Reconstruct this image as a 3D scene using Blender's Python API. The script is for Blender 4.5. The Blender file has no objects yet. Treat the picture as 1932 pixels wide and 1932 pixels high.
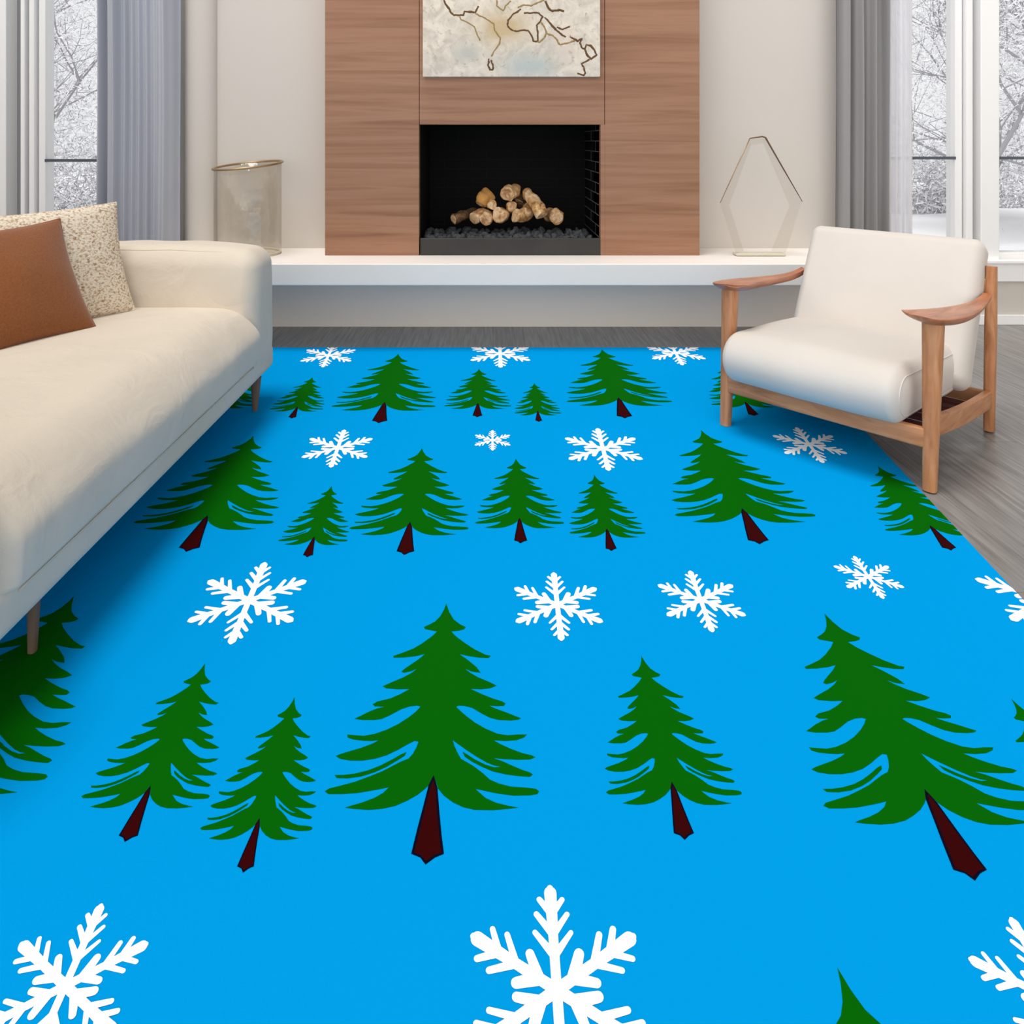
import bpy, bmesh, math, random
from mathutils import Vector, Matrix, noise
from mathutils.geometry import tessellate_polygon

random.seed(7)
SC = bpy.context.scene
COL = SC.collection

# ------------------------------------------------------------------ camera
cam_data = bpy.data.cameras.new('camera')
cam_data.sensor_width = 36.0
cam_data.lens = 36.0 * 1350 / 1932
cam_data.shift_x = (966 - 930) / 1932
cam_data.shift_y = -(966 - 265) / 1932
cam_data.clip_end = 200
cam = bpy.data.objects.new('camera', cam_data)
cam.location = (0, 0, 1.2)
cam.rotation_euler = (math.pi / 2, 0, 0)
COL.objects.link(cam)
SC.camera = cam

# ------------------------------------------------------------------ sky, sun, exposure
world = bpy.data.worlds.new('overcast_sky')
SC.world = world
world.use_nodes = True
wbg = world.node_tree.nodes['Background']
# overcast winter sky: bright misty horizon, greyer overhead
_n = world.node_tree.nodes
_l = world.node_tree.links
_tc = _n.new('ShaderNodeTexCoord')
_sx = _n.new('ShaderNodeSeparateXYZ')
_rp = _n.new('ShaderNodeValToRGB')
_rp.color_ramp.elements[0].position = 0.20
_rp.color_ramp.elements[0].color = (0.98, 0.98, 0.99, 1)
_rp.color_ramp.elements[1].position = 0.60
_rp.color_ramp.elements[1].color = (0.18, 0.18, 0.18, 1)
_l.new(_tc.outputs['Generated'], _sx.inputs[0])
_l.new(_sx.outputs['Z'], _rp.inputs[0])
# added warm glow low behind the viewer, to brighten walls and furniture
_dt = _n.new('ShaderNodeVectorMath'); _dt.operation = 'DOT_PRODUCT'
_dt.inputs[1].default_value = (-0.60, -0.80, 0.0)
_cl = _n.new('ShaderNodeMath'); _cl.operation = 'MAXIMUM'; _cl.inputs[1].default_value = 0.0
_ad = _n.new('ShaderNodeMix'); _ad.data_type = 'RGBA'; _ad.blend_type = 'ADD'
_ad.inputs[7].default_value = (1.38, 1.32, 1.25, 1)
_l.new(_tc.outputs['Generated'], _dt.inputs[0])
_l.new(_dt.outputs['Value'], _cl.inputs[0])
_l.new(_cl.outputs[0], _ad.inputs[0])
_l.new(_rp.outputs[0], _ad.inputs[6])
_l.new(_ad.outputs[2], wbg.inputs[0])
wbg.inputs[1].default_value = 1.0
sun_data = bpy.data.lights.new('sun', 'SUN')
sun_data.energy = 2.0
sun_data.angle = math.radians(22)
sun_data.color = (1.0, 0.965, 0.92)
sun = bpy.data.objects.new('sun', sun_data)
sun.location = (-3, -2, 6)
sun.rotation_euler = Vector((0.16, 0.10, -1.0)).to_track_quat('-Z', 'Y').to_euler()
COL.objects.link(sun)
SC.view_settings.view_transform = 'Standard'
SC.view_settings.look = 'None'
SC.view_settings.gamma = 1
SC.view_settings.exposure = 0.0
SC.view_settings.use_curve_mapping = False


# ------------------------------------------------------------------ helpers
def lin(c):
    c = c / 255.0
    return c / 12.92 if c <= 0.04045 else ((c + 0.055) / 1.055) ** 2.4


def rgb(r, g, b):
    return (lin(r), lin(g), lin(b), 1)


def mat(name, col, rough=0.7, spec=0.3, bump=0.0, bscale=200, var=0.0, vscale=4, stretch=(1, 1, 1), sheen=0.0, metal=0.0):
    m = bpy.data.materials.new(name)
    m.use_nodes = True
    nt = m.node_tree
    b = nt.nodes['Principled BSDF']
    b.inputs['Base Color'].default_value = col
    b.inputs['Roughness'].default_value = rough
    b.inputs['Specular IOR Level'].default_value = spec
    b.inputs['Metallic'].default_value = metal
    if sheen:
        b.inputs['Sheen Weight'].default_value = sheen
    tc = nt.nodes.new('ShaderNodeTexCoord')
    mp = nt.nodes.new('ShaderNodeMapping')
    mp.inputs['Scale'].default_value = stretch
    nt.links.new(tc.outputs['Object'], mp.inputs[0])
    if var:
        n = nt.nodes.new('ShaderNodeTexNoise')
        n.inputs['Scale'].default_value = vscale
        n.inputs['Detail'].default_value = 6
        nt.links.new(mp.outputs[0], n.inputs[0])
        r = nt.nodes.new('ShaderNodeValToRGB')
        r.color_ramp.elements[0].position = 0.3
        r.color_ramp.elements[1].position = 0.7
        r.color_ramp.elements[0].color = tuple(c * (1 - var) for c in col[:3]) + (1,)
        r.color_ramp.elements[1].color = tuple(min(1, c * (1 + var)) for c in col[:3]) + (1,)
        nt.links.new(n.outputs['Fac'], r.inputs[0])
        nt.links.new(r.outputs[0], b.inputs['Base Color'])
    if bump:
        n2 = nt.nodes.new('ShaderNodeTexNoise')
        n2.inputs['Scale'].default_value = bscale
        n2.inputs['Detail'].default_value = 4
        nt.links.new(mp.outputs[0], n2.inputs[0])
        bp = nt.nodes.new('ShaderNodeBump')
        bp.inputs['Strength'].default_value = bump
        bp.inputs['Distance'].default_value = 0.002
        nt.links.new(n2.outputs['Fac'], bp.inputs['Height'])
        nt.links.new(bp.outputs[0], b.inputs['Normal'])
    return m


def ramp_mat(name, stops, scale, stretch, rough=0.5, spec=0.3, detail=8, dist=1.0, bump=0.0):
    """noise through a colour ramp: wood, painted canvas, boucle"""
    m = bpy.data.materials.new(name)
    m.use_nodes = True
    nt = m.node_tree
    b = nt.nodes['Principled BSDF']
    b.inputs['Roughness'].default_value = rough
    b.inputs['Specular IOR Level'].default_value = spec
    tc = nt.nodes.new('ShaderNodeTexCoord')
    mp = nt.nodes.new('ShaderNodeMapping')
    mp.inputs['Scale'].default_value = stretch
    n = nt.nodes.new('ShaderNodeTexNoise')
    n.inputs['Scale'].default_value = scale
    n.inputs['Detail'].default_value = detail
    n.inputs['Distortion'].default_value = dist
    r = nt.nodes.new('ShaderNodeValToRGB')
    els = r.color_ramp.elements
    while len(els) < len(stops):
        els.new(0.5)
    for e, (p, c) in zip(els, stops):
        e.position = p
        e.color = c
    nt.links.new(tc.outputs['Object'], mp.inputs[0])
    nt.links.new(mp.outputs[0], n.inputs[0])
    nt.links.new(n.outputs['Fac'], r.inputs[0])
    nt.links.new(r.outputs[0], b.inputs['Base Color'])
    if bump:
        bp = nt.nodes.new('ShaderNodeBump')
        bp.inputs['Strength'].default_value = bump
        bp.inputs['Distance'].default_value = 0.003
        nt.links.new(n.outputs['Fac'], bp.inputs['Height'])
        nt.links.new(bp.outputs[0], b.inputs['Normal'])
    return m


def glass_mat(name, tint, glossy=0.12, bump=0.0):
    m = bpy.data.materials.new(name)
    m.use_nodes = True
    nt = m.node_tree
    nt.nodes.remove(nt.nodes['Principled BSDF'])
    out = nt.nodes['Material Output']
    tr = nt.nodes.new('ShaderNodeBsdfTransparent')
    tr.inputs[0].default_value = tint
    gl = nt.nodes.new('ShaderNodeBsdfGlossy')
    gl.inputs['Roughness'].default_value = 0.03
    lw = nt.nodes.new('ShaderNodeLayerWeight')
    lw.inputs[0].default_value = 0.5
    pw = nt.nodes.new('ShaderNodeMath'); pw.operation = 'POWER'; pw.inputs[1].default_value = 3.0
    ma = nt.nodes.new('ShaderNodeMath'); ma.operation = 'MULTIPLY_ADD'; ma.inputs[1].default_value = glossy * 3; ma.inputs[2].default_value = 0.03 + glossy * 0.15
    mx = nt.nodes.new('ShaderNodeMixShader')
    nt.links.new(lw.outputs['Facing'], pw.inputs[0])
    nt.links.new(pw.outputs[0], ma.inputs[0])
    nt.links.new(ma.outputs[0], mx.inputs[0])
    nt.links.new(tr.outputs[0], mx.inputs[1])
    nt.links.new(gl.outputs[0], mx.inputs[2])
    nt.links.new(mx.outputs[0], out.inputs[0])
    if bump:
        n2 = nt.nodes.new('ShaderNodeTexNoise')
        n2.inputs['Scale'].default_value = 9
        bp = nt.nodes.new('ShaderNodeBump')
        bp.inputs['Strength'].default_value = bump
        bp.inputs['Distance'].default_value = 0.02
        tc = nt.nodes.new('ShaderNodeTexCoord')
        nt.links.new(tc.outputs['Object'], n2.inputs[0])
        nt.links.new(n2.outputs['Fac'], bp.inputs['Height'])
        nt.links.new(bp.outputs[0], gl.inputs['Normal'])
    return m


class MB:
    """mesh builder: verts, faces and material indices of one object"""

    def __init__(s):
        s.v, s.f, s.m = [], [], []

    def add(s, verts, faces, mi=0):
        o = len(s.v)
        s.v += [tuple(p) for p in verts]
        s.f += [tuple(i + o for i in f) for f in faces]
        s.m += [mi] * len(faces)

    def box(s, x0, x1, y0, y1, z0, z1, mi=0):
        s.add([(x, y, z) for z in (z0, z1) for y in (y0, y1) for x in (x0, x1)],
              [(0, 2, 3, 1), (4, 5, 7, 6), (0, 1, 5, 4), (2, 6, 7, 3), (0, 4, 6, 2), (1, 3, 7, 5)], mi)

    def rbox(s, x0, x1, y0, y1, z0, z1, r, seg=6, mid=8, fn=None, mi=0):
        if not isinstance(r, (tuple, list)):
            r = (r, r, r)
        c = [(x0 + x1) / 2, (y0 + y1) / 2, (z0 + z1) / 2]
        h = [(x1 - x0) / 2, (y1 - y0) / 2, (z1 - z0) / 2]
        r = [min(a, b * 0.999) for a, b in zip(r, h)]
        co = []
        for a in range(3):
            i = h[a] - r[a]
            low = [-h[a] + r[a] * (1 - math.cos(k / seg * math.pi / 2)) if False else -i - r[a] * math.tan((1 - k / seg) * math.pi / 4) for k in range(seg)]
            m_ = [-i + 2 * i * k / mid for k in range(mid + 1)]
            co.append(low + m_ + [-q for q in reversed(low)])
        idx, V, F = {}, [], []

        def vert(i, j, k):
            key = (i, j, k)
            if key not in idx:
                q = (co[0][i], co[1][j], co[2][k])
                inn = [max(-(h[a] - r[a]), min(h[a] - r[a], q[a])) for a in range(3)]
                e = [(q[a] - inn[a]) / r[a] if r[a] > 1e-9 else 0 for a in range(3)]
                L = math.sqrt(sum(t * t for t in e)) or 1
                p = [c[a] + inn[a] + r[a] * e[a] / L for a in range(3)]
                if fn:
                    p = fn(*p)
                idx[key] = len(V)
                V.append(tuple(p))
            return idx[key]
        nx, ny, nz = (len(co[a]) - 1 for a in range(3))
        for i in range(nx):
            for j in range(ny):
                F.append((vert(i, j, 0), vert(i, j + 1, 0), vert(i + 1, j + 1, 0), vert(i + 1, j, 0)))
                F.append((vert(i, j, nz), vert(i + 1, j, nz), vert(i + 1, j + 1, nz), vert(i, j + 1, nz)))
        for i in range(nx):
            for k in range(nz):
                F.append((vert(i, 0, k), vert(i + 1, 0, k), vert(i + 1, 0, k + 1), vert(i, 0, k + 1)))
                F.append((vert(i, ny, k), vert(i, ny, k + 1), vert(i + 1, ny, k + 1), vert(i + 1, ny, k)))
        for j in range(ny):
            for k in range(nz):
                F.append((vert(0, j, k), vert(0, j, k + 1), vert(0, j + 1, k + 1), vert(0, j + 1, k)))
                F.append((vert(nx, j, k), vert(nx, j + 1, k), vert(nx, j + 1, k + 1), vert(nx, j, k + 1)))
        s.add(V, F, mi)

    def tube(s, pts, rad, n=10, cap=True, mi=0, capmi=None, flat=None, power=2.0):
        """sweep; rad is a number, a list, or list of (ra, rb); power>2 squares the section"""
        pts = [Vector(p) for p in pts]
        if not isinstance(rad, (list, tuple)):
            rad = [rad] * len(pts)
        V, F = [], []
        ref = flat or Vector((0, 0, 1))
        d0 = (pts[1] - pts[0]).normalized()
        if abs(d0.dot(ref)) > 0.95:
            ref = Vector((1, 0, 0))
        u = (ref - d0 * ref.dot(d0)).normalized()
        for i, p in enumerate(pts):
            d = (pts[min(i + 1, len(pts) - 1)] - pts[max(i - 1, 0)]).normalized()
            u = (u - d * u.dot(d)).normalized()
            w = d.cross(u)
            ra, rb = rad[i] if isinstance(rad[i], (list, tuple)) else (rad[i], rad[i])
            for k in range(n):
                a = 2 * math.pi * (k + 0.5) / n
                ca, sa = math.cos(a), math.sin(a)
                if power != 2.0:
                    L = (abs(ca) ** power + abs(sa) ** power) ** (1 / power)
                    ca, sa = ca / L, sa / L
                V.append(p + u * (ca * ra) + w * (sa * rb))
        for i in range(len(pts) - 1):
            for k in range(n):
                a, b = i * n + k, i * n + (k + 1) % n
                F.append((a, b, b + n, a + n))
        s.add(V, F, mi)
        if cap:
            o = len(s.v) - len(V)
            s.f.append(tuple(o + k for k in reversed(range(n))))
            s.f.append(tuple(o + len(V) - n + k for k in range(n)))
            s.m += [capmi if capmi is not None else mi] * 2

    def lathe(s, prof, cx, cy, n=64, mi=0, closed=False):
        V = [(cx + r * math.cos(2 * math.pi * k / n), cy + r * math.sin(2 * math.pi * k / n), z) for r, z in prof for k in range(n)]
        F = []
        m_ = len(prof)
        for i in range(m_ if closed else m_ - 1):
            for k in range(n):
                a, b = i * n + k, i * n + (k + 1) % n
                j = ((i + 1) % m_) * n
                F.append((a, b, j + (k + 1) % n, j + k))
        s.add(V, F, mi)

    def build(s, name, mats, parent=None, smooth=False, auto=None):
        me = bpy.data.meshes.new(name)
        me.from_pydata(s.v, [], s.f)
        if not isinstance(mats, (list, tuple)):
            mats = [mats]
        for m in mats:
            me.materials.append(m)
        me.polygons.foreach_set('material_index', s.m)
        if smooth:
            me.polygons.foreach_set('use_smooth', [True] * len(me.polygons))
            if auto:
                me.set_sharp_from_angle(angle=math.radians(auto))
        me.update()
        o = bpy.data.objects.new(name, me)
        COL.objects.link(o)
        if parent:
            o.parent = parent
        return o


def tag(o, label=None, cat=None, group=None, kind=None):
    if label: o['label'] = label
    if cat: o['category'] = cat
    if group: o['group'] = group
    if kind: o['kind'] = kind
    return o


def empty(name, loc, rz=0.0):
    o = bpy.data.objects.new(name, None)
    o.location = loc
    o.rotation_euler = (0, 0, rz)
    o.empty_display_size = 0.1
    COL.objects.link(o)
    return o


def at(px, py, Y):
    """point on the frontal plane at depth Y"""
    return Vector(((px - 930) / 1350 * Y, Y, 1.2 - (py - 265) / 1350 * Y))


def bevel(o, w=0.004, seg=2):
    md = o.modifiers.new('bevel', 'BEVEL')
    md.width = w
    md.segments = seg
    md.limit_method = 'ANGLE'
    return o


# ------------------------------------------------------------------ materials
M = {}
M['wall'] = mat('plaster_wall', rgb(214, 208, 201), 0.85, 0.15, bump=0.05, bscale=60)
M['white'] = mat('white_paint', rgb(250, 250, 250), 0.45, 0.35)
M['recess'] = mat('grey_recess', rgb(150, 152, 156), 0.7, 0.2)
M['slab'] = mat('honed_white_stone', rgb(240, 235, 229), 0.55, 0.3, var=0.015, vscale=3)
M['plinth'] = mat('plinth_plaster', rgb(250, 240, 229), 0.8, 0.2)
M['walnut'] = ramp_mat('walnut_veneer', [(0.25, rgb(134, 94, 70)), (0.45, rgb(154, 112, 86)), (0.6, rgb(164, 122, 96)), (0.8, rgb(140, 100, 76))],
                       1.9, (0.42, 1, 13), 0.5, 0.3, detail=9, dist=0.6)
M['seam'] = mat('seam_shadow_gap', rgb(96, 66, 50), 0.7)
M['soot'] = mat('black_firebrick', rgb(24, 24, 24), 0.85, 0.1)
M['mortar'] = mat('grey_mortar', rgb(110, 114, 114), 0.85, 0.1)
M['tray'] = mat('blackened_steel', rgb(48, 46, 44), 0.5, 0.4, var=0.15, vscale=6)
M['coal'] = mat('lava_rock', rgb(72, 76, 80), 0.6, 0.4, bump=0.7, bscale=60, var=0.45, vscale=14)
M['log_bark'] = ramp_mat('log_wood', [(0.32, rgb(136, 90, 50)), (0.5, rgb(200, 156, 106)), (0.68, rgb(240, 212, 172))], 16, (1, 1, 1), 0.8, 0.1, bump=0.5)
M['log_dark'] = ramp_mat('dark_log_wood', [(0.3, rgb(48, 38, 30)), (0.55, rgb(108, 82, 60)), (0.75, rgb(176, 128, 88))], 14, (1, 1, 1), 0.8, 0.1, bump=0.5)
M['log_end'] = ramp_mat('log_cut_end', [(0.32, rgb(160, 112, 74)), (0.5, rgb(208, 168, 126)), (0.7, rgb(236, 208, 172))], 30, (1, 1, 1), 0.8, 0.1)
M['oak'] = ramp_mat('oak_wood', [(0.3, rgb(166, 108, 68)), (0.5, rgb(190, 132, 90)), (0.75, rgb(206, 152, 110))], 5, (6, 6, 0.9), 0.42, 0.4, detail=6)
M['oak_rail'] = ramp_mat('oak_rail_wood', [(0.3, rgb(166, 108, 68)), (0.5, rgb(190, 132, 90)), (0.75, rgb(206, 152, 110))], 5, (0.9, 0.9, 7), 0.42, 0.4, detail=6)
M['oak_arm'] = ramp_mat('oiled_arm_wood', [(0.3, rgb(150, 88, 54)), (0.5, rgb(180, 112, 76)), (0.75, rgb(200, 136, 98))], 4, (6, 0.9, 6), 0.32, 0.5, detail=6)
M['red_wood'] = mat('dark_red_slat', rgb(96, 44, 36), 0.6)
M['cream'] = mat('cream_upholstery', rgb(212, 206, 199), 0.9, 0.1, bump=0.25, bscale=350, var=0.02, vscale=5, sheen=0.2)
M['sofa'] = mat('beige_cotton_upholstery', rgb(220, 209, 193), 0.9, 0.1, bump=0.3, bscale=240, var=0.04, vscale=3, sheen=0.2)
M['sofa_leg'] = mat('brown_sofa_leg', rgb(120, 98, 80), 0.5, 0.3)
M['tan'] = mat('tan_wool', rgb(140, 86, 50), 0.95, 0.05, bump=0.6, bscale=320, var=0.14, vscale=160, sheen=0.3)
M['boucle'] = ramp_mat('speckled_boucle', [(0.30, rgb(158, 122, 88)), (0.42, rgb(204, 182, 156)), (0.52, rgb(236, 224, 205)), (0.8, rgb(244, 236, 222))],
                       95, (1, 1, 1.5), 0.95, 0.05, detail=5, dist=0.5, bump=1.0)
M['curtain'] = mat('grey_curtain', rgb(178, 182, 192), 0.9, 0.1, bump=0.1, bscale=300)
M['bronze'] = mat('brushed_bronze', rgb(170, 145, 110), 0.35, 0.5, metal=0.7)
M['glass'] = glass_mat('window_glass', (0.97, 0.975, 0.98, 1), 0.06)
M['vase_glass'] = glass_mat('smoked_vase_glass', (0.965, 0.955, 0.935, 1), 0.09, bump=0.5)
M['acrylic'] = glass_mat('clear_acrylic', (0.972, 0.967, 0.955, 1), 0.05)
M['bark'] = mat('grey_bark', rgb(158, 158, 164), 0.9, 0.1)
M['snow'] = mat('snow', rgb(242, 243, 247), 0.9, 0.1, var=0.05, vscale=0.6)
M['rail'] = mat('dark_grey_rail', rgb(86, 92, 102), 0.4, 0.4)

# sheer curtain: thin cloth that lets light through
m = bpy.data.materials.new('white_voile')
m.use_nodes = True
nt = m.node_tree
nt.nodes.remove(nt.nodes['Principled BSDF'])
df = nt.nodes.new('ShaderNodeBsdfDiffuse'); df.inputs[0].default_value = rgb(250, 250, 252)
tl = nt.nodes.new('ShaderNodeBsdfTranslucent'); tl.inputs[0].default_value = rgb(250, 250, 252)
tp = nt.nodes.new('ShaderNodeBsdfTransparent')
m1 = nt.nodes.new('ShaderNodeMixShader'); m1.inputs[0].default_value = 0.6
m2 = nt.nodes.new('ShaderNodeMixShader'); m2.inputs[0].default_value = 0.42
nt.links.new(df.outputs[0], m1.inputs[1]); nt.links.new(tl.outputs[0], m1.inputs[2])
nt.links.new(m1.outputs[0], m2.inputs[1]); nt.links.new(tp.outputs[0], m2.inputs[2])
nt.links.new(m2.outputs[0], nt.nodes['Material Output'].inputs[0])
M['voile'] = m

# floor boards: grey-brown oak running away from the viewer
m = bpy.data.materials.new('grey_oak_floor')
m.use_nodes = True
nt = m.node_tree
b = nt.nodes['Principled BSDF']
b.inputs['Roughness'].default_value = 0.34
b.inputs['Specular IOR Level'].default_value = 0.5
tc = nt.nodes.new('ShaderNodeTexCoord')
mp = nt.nodes.new('ShaderNodeMapping'); mp.inputs['Scale'].default_value = (22, 1.2, 1)
n1 = nt.nodes.new('ShaderNodeTexNoise'); n1.inputs['Scale'].default_value = 3; n1.inputs['Detail'].default_value = 9
r1 = nt.nodes.new('ShaderNodeValToRGB')
r1.color_ramp.elements[0].position = 0.3; r1.color_ramp.elements[0].color = rgb(110, 107, 105)
r1.color_ramp.elements[1].position = 0.72; r1.color_ramp.elements[1].color = rgb(150, 148, 147)
br = nt.nodes.new('ShaderNodeTexBrick')
br.inputs['Scale'].default_value = 1.0
br.inputs['Brick Width'].default_value = 1.9
br.inputs['Row Height'].default_value = 0.19
br.inputs['Mortar Size'].default_value = 0.0015
br.inputs['Color1'].default_value = (0.92, 0.92, 0.92, 1)
br.inputs['Color2'].default_value = (1.06, 1.05, 1.04, 1)
br.inputs['Mortar'].default_value = (0.55, 0.55, 0.55, 1)
mp2 = nt.nodes.new('ShaderNodeMapping'); mp2.inputs['Rotation'].default_value = (0, 0, math.pi / 2)
mx = nt.nodes.new('ShaderNodeMix'); mx.data_type = 'RGBA'; mx.blend_type = 'MULTIPLY'; mx.inputs[0].default_value = 1.0
nt.links.new(tc.outputs['Object'], mp.inputs[0]); nt.links.new(mp.outputs[0], n1.inputs[0]); nt.links.new(n1.outputs['Fac'], r1.inputs[0])
nt.links.new(tc.outputs['Object'], mp2.inputs[0]); nt.links.new(mp2.outputs[0], br.inputs[0])
nt.links.new(r1.outputs[0], mx.inputs[6]); nt.links.new(br.outputs[0], mx.inputs[7]); nt.links.new(mx.outputs[2], b.inputs['Base Color'])
M['floor'] = m

# ------------------------------------------------------------------ room shell
WY = 4.67      # back wall
WH = 2.8
f = MB(); f.box(-4.3, 4.3, -1.2, WY + 0.2, -0.05, 0.0)
tag(f.build('floor', M['floor']), kind='structure')
w = MB()
Wz0, Wz1 = 0.415, 2.55
LW = (-4.05, -2.20)          # left window opening
RW = (2.30, 4.05)            # right window opening
w.box(-4.3, LW[0], WY, WY + 0.2, 0, WH)
w.box(LW[0], LW[1], WY, WY + 0.2, 0, Wz0); w.box(LW[0], LW[1], WY, WY + 0.2, Wz1, WH)
w.box(LW[1], -0.52, WY, WY + 0.2, 0, WH)
w.box(-0.52, 0.74, WY, WY + 0.2, 0, 0.49); w.box(-0.52, 0.74, WY, WY + 0.2, 1.35, WH)
w.box(0.74, RW[0], WY, WY + 0.2, 0, WH)
w.box(RW[0], RW[1], WY, WY + 0.2, 0, Wz0); w.box(RW[0], RW[1], WY, WY + 0.2, Wz1, WH)
w.box(RW[1], 4.3, WY, WY + 0.2, 0, WH)
tag(w.build('wall_back', M['wall']), kind='structure')
w = MB(); w.box(-4.5, -4.3, -1.2, WY + 0.2, 0, WH)
tag(w.build('wall_left', M['wall']), kind='structure')
w = MB(); w.box(4.3, 4.5, -1.2, WY + 0.2, 0, WH)
tag(w.build('wall_right', M['wall']), kind='structure')
# rounded plaster return beside the left curtain
c = MB()
P = []
for k in range(25):
    a = math.pi * k / 24
    P.append((-1.905 - 0.105 * math.cos(a), WY - 0.075 * math.sin(a)))
V = [(x, y, z) for z in (0.0, WH) for x, y in P]
c.add(V, [(k, k + 1, k + 26, k + 25) for k in range(24)])
tag(c.build('trim_1', M['wall'], smooth=True), kind='structure')
c = MB(); c.box(2.1, 4.3, WY - 0.035, WY, 0.285, 0.415)
c.box(2.1, 4.3, WY - 0.06, WY, 0.405, 0.425)
tag(bevel(c.build('trim_2', M['white'])), kind='structure')
c = MB(); c.box(2.1, 4.3, WY - 0.02, WY, 0.0, 0.065)
tag(bevel(c.build('baseboard_right', M['white'])), kind='structure')
c = MB(); c.box(-4.3, -2.05, WY - 0.02, WY, 0.0, 0.065)
tag(bevel(c.build('baseboard_left', M['white'])), kind='structure')


def window(name, X0, X1, posts, recess, barz, panes):
    root = tag(empty(name, (0, WY, Wz0)), kind='structure')

    def done(mb, nm, mt):
        o = mb.build(nm, mt, root)
        o.location = (0, -WY, -Wz0)
        return o
    fr = MB()
    fr.box(X0, X1, WY + 0.02, WY + 0.12, Wz0, Wz0 + 0.05)
    fr.box(X0, X1, WY + 0.02, WY + 0.12, Wz1 - 0.05, Wz1)
    fr.box(X0, X0 + 0.05, WY + 0.02, WY + 0.12, Wz0, Wz1)
    fr.box(X1 - 0.05, X1, WY + 0.02, WY + 0.12, Wz0, Wz1)
    bevel(done(fr, 'window_frame', M['white']), 0.006)
    for a, b_, dy in posts:
        p = MB(); p.box(a, b_, WY - 0.02 + dy, WY + 0.13, Wz0, Wz1)
        bevel(done(p, 'mullion', M['white']), 0.006)
    p = MB(); p.box(recess[0], recess[1], WY + 0.09, WY + 0.13, Wz0, Wz1)
    done(p, 'mullion_recess', M['recess'])
    for a, b_ in panes:
        p = MB(); p.box(a, b_, WY + 0.075, WY + 0.081, Wz0 + 0.05, Wz1 - 0.05)
        done(p, 'pane', M['glass'])
        p = MB(); p.box(a, b_, WY + 0.03, WY + 0.06, barz - 0.011, barz + 0.008)
        done(p, 'window_bar', M['rail'])
    return root


window('window_1', LW[0], LW[1], [(-3.27, -3.165, 0), (-3.072, -3.045, 0), (-3.030, -2.995, 0.02), (-2.985, -2.94, 0.05)],
       (-3.165, -2.96), 1.07, [(-4.01, -3.265), (-2.945, -2.24)])
window('window_2', RW[0], RW[1], [(3.037, 3.083, 0.05), (3.092, 3.134, 0.02), (3.172, 3.293, 0)],
       (3.083, 3.172), 1.086, [(2.34, 3.042), (3.288, 4.01)])

# ------------------------------------------------------------------ garden outside
g = MB()
NX, NY = 40, 30
V = [(-16 + 32 * i / NX, 5.0 + 30 * j / NY, -0.05 + 0.12 * noise.noise(Vector((i * .35, j * .35, 0)))) for j in range(NY + 1) for i in range(NX + 1)]
g.add(V, [(j * (NX + 1) + i, j * (NX + 1) + i + 1, (j + 1) * (NX + 1) + i + 1, (j + 1) * (NX + 1) + i) for j in range(NY) for i in range(NX)])
tag(g.build('ground', M['snow'], smooth=True), kind='structure')


def snowy_tree(x, y, h, n_twig, seed, label, spread=1.6, lean=0.2):
    rnd = random.Random(seed)
    root = tag(empty('snowy_tree', (x, y, -0.05)), label, 'tree', 'bare snowy trees outside the windows')
    tr, tw, sn = MB(), MB(), MB()
    tips = []

    def grow(p, d, L, r, lev):
        pts, q = [p], p
        for k in range(4):
            d = (d + Vector((rnd.uniform(-.25, .25), rnd.uniform(-.25, .25), rnd.uniform(-.08, .2)))).normalized()
            q = q + d * L / 4
            pts.append(q)
            if lev > 0:
                tips.append((q.copy(), lev))
        tr.tube(pts, [r * (1 - .16 * k) for k in range(5)], n=5)
        if lev < 3:
            for _ in range(4 if lev else 6):
                k = rnd.randint(1, 4)
                e = Vector((rnd.uniform(-1, 1), rnd.uniform(-.7, .7), rnd.uniform(-.1, .9))).normalized()
                grow(pts[k], (d * .35 + e * .8).normalized(), L * rnd.uniform(.5, .75), r * .48, lev + 1)
    grow(Vector((0, 0, -0.1)), Vector((lean, 0, 1)).normalized(), h * .55, h * .008 + .010, 0)
    tr.build('branches', M['bark'], root)
    for _ in range(int(n_twig * 1.5)):
        p, lev = tips[rnd.randrange(len(tips))]
        s_ = 0.32
        p = p + Vector((rnd.gauss(0, s_), rnd.gauss(0, s_), rnd.gauss(0, s_)))
        d = Vector((rnd.gauss(0, 1), rnd.gauss(0, 1), rnd.gauss(.2, .8))).normalized()
        L = rnd.uniform(.04, .15)
        side = d.orthogonal().normalized() * rnd.uniform(.002, .005)
        up = d.cross(side)
        mb, off = (sn, 0.006) if rnd.random() < .62 else (tw, 0)
        if mb is sn:
            side *= 2.2; up *= 2.2
        a, b2 = p, p + d * L
        mb.add([a + side, a - side * .5 + up * .8, a - side * .5 - up * .8, b2], [(0, 1, 3), (1, 2, 3), (2, 0, 3)])
    tw.build('twigs', M['bark'], root)
    sn.build('snow_cover', M['snow'], root)
    return root


for k, (x, y, h, nt_, lab, ln) in enumerate([
        (-5.6, 8.6, 5.0, 5200, 'bare snow-dusted tree close outside the left window', .25),
        (-7.9, 10.6, 6.0, 6500, 'frosted tree farther back behind the left window', .05),
        (-9.2, 13.0, 6.2, 6000, 'tall hazy snowy tree at the back of the left window view', .1),
        (5.9, 8.8, 4.6, 5200, 'bare snow-dusted tree nearest the right window sheer curtain', .3),
        (7.6, 11.0, 6.0, 6500, 'frosted tree between the panes of the right window', -.1),
        (8.2, 9.2, 5.6, 3800, 'dark-limbed tree seen through the far right pane', -.15),
        (9.6, 14.0, 6.5, 6500, 'tall hazy snowy tree at the back of the right window view', .1)]):
    snowy_tree(x, y, h, nt_, 31 + k, lab, lean=ln)

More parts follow.
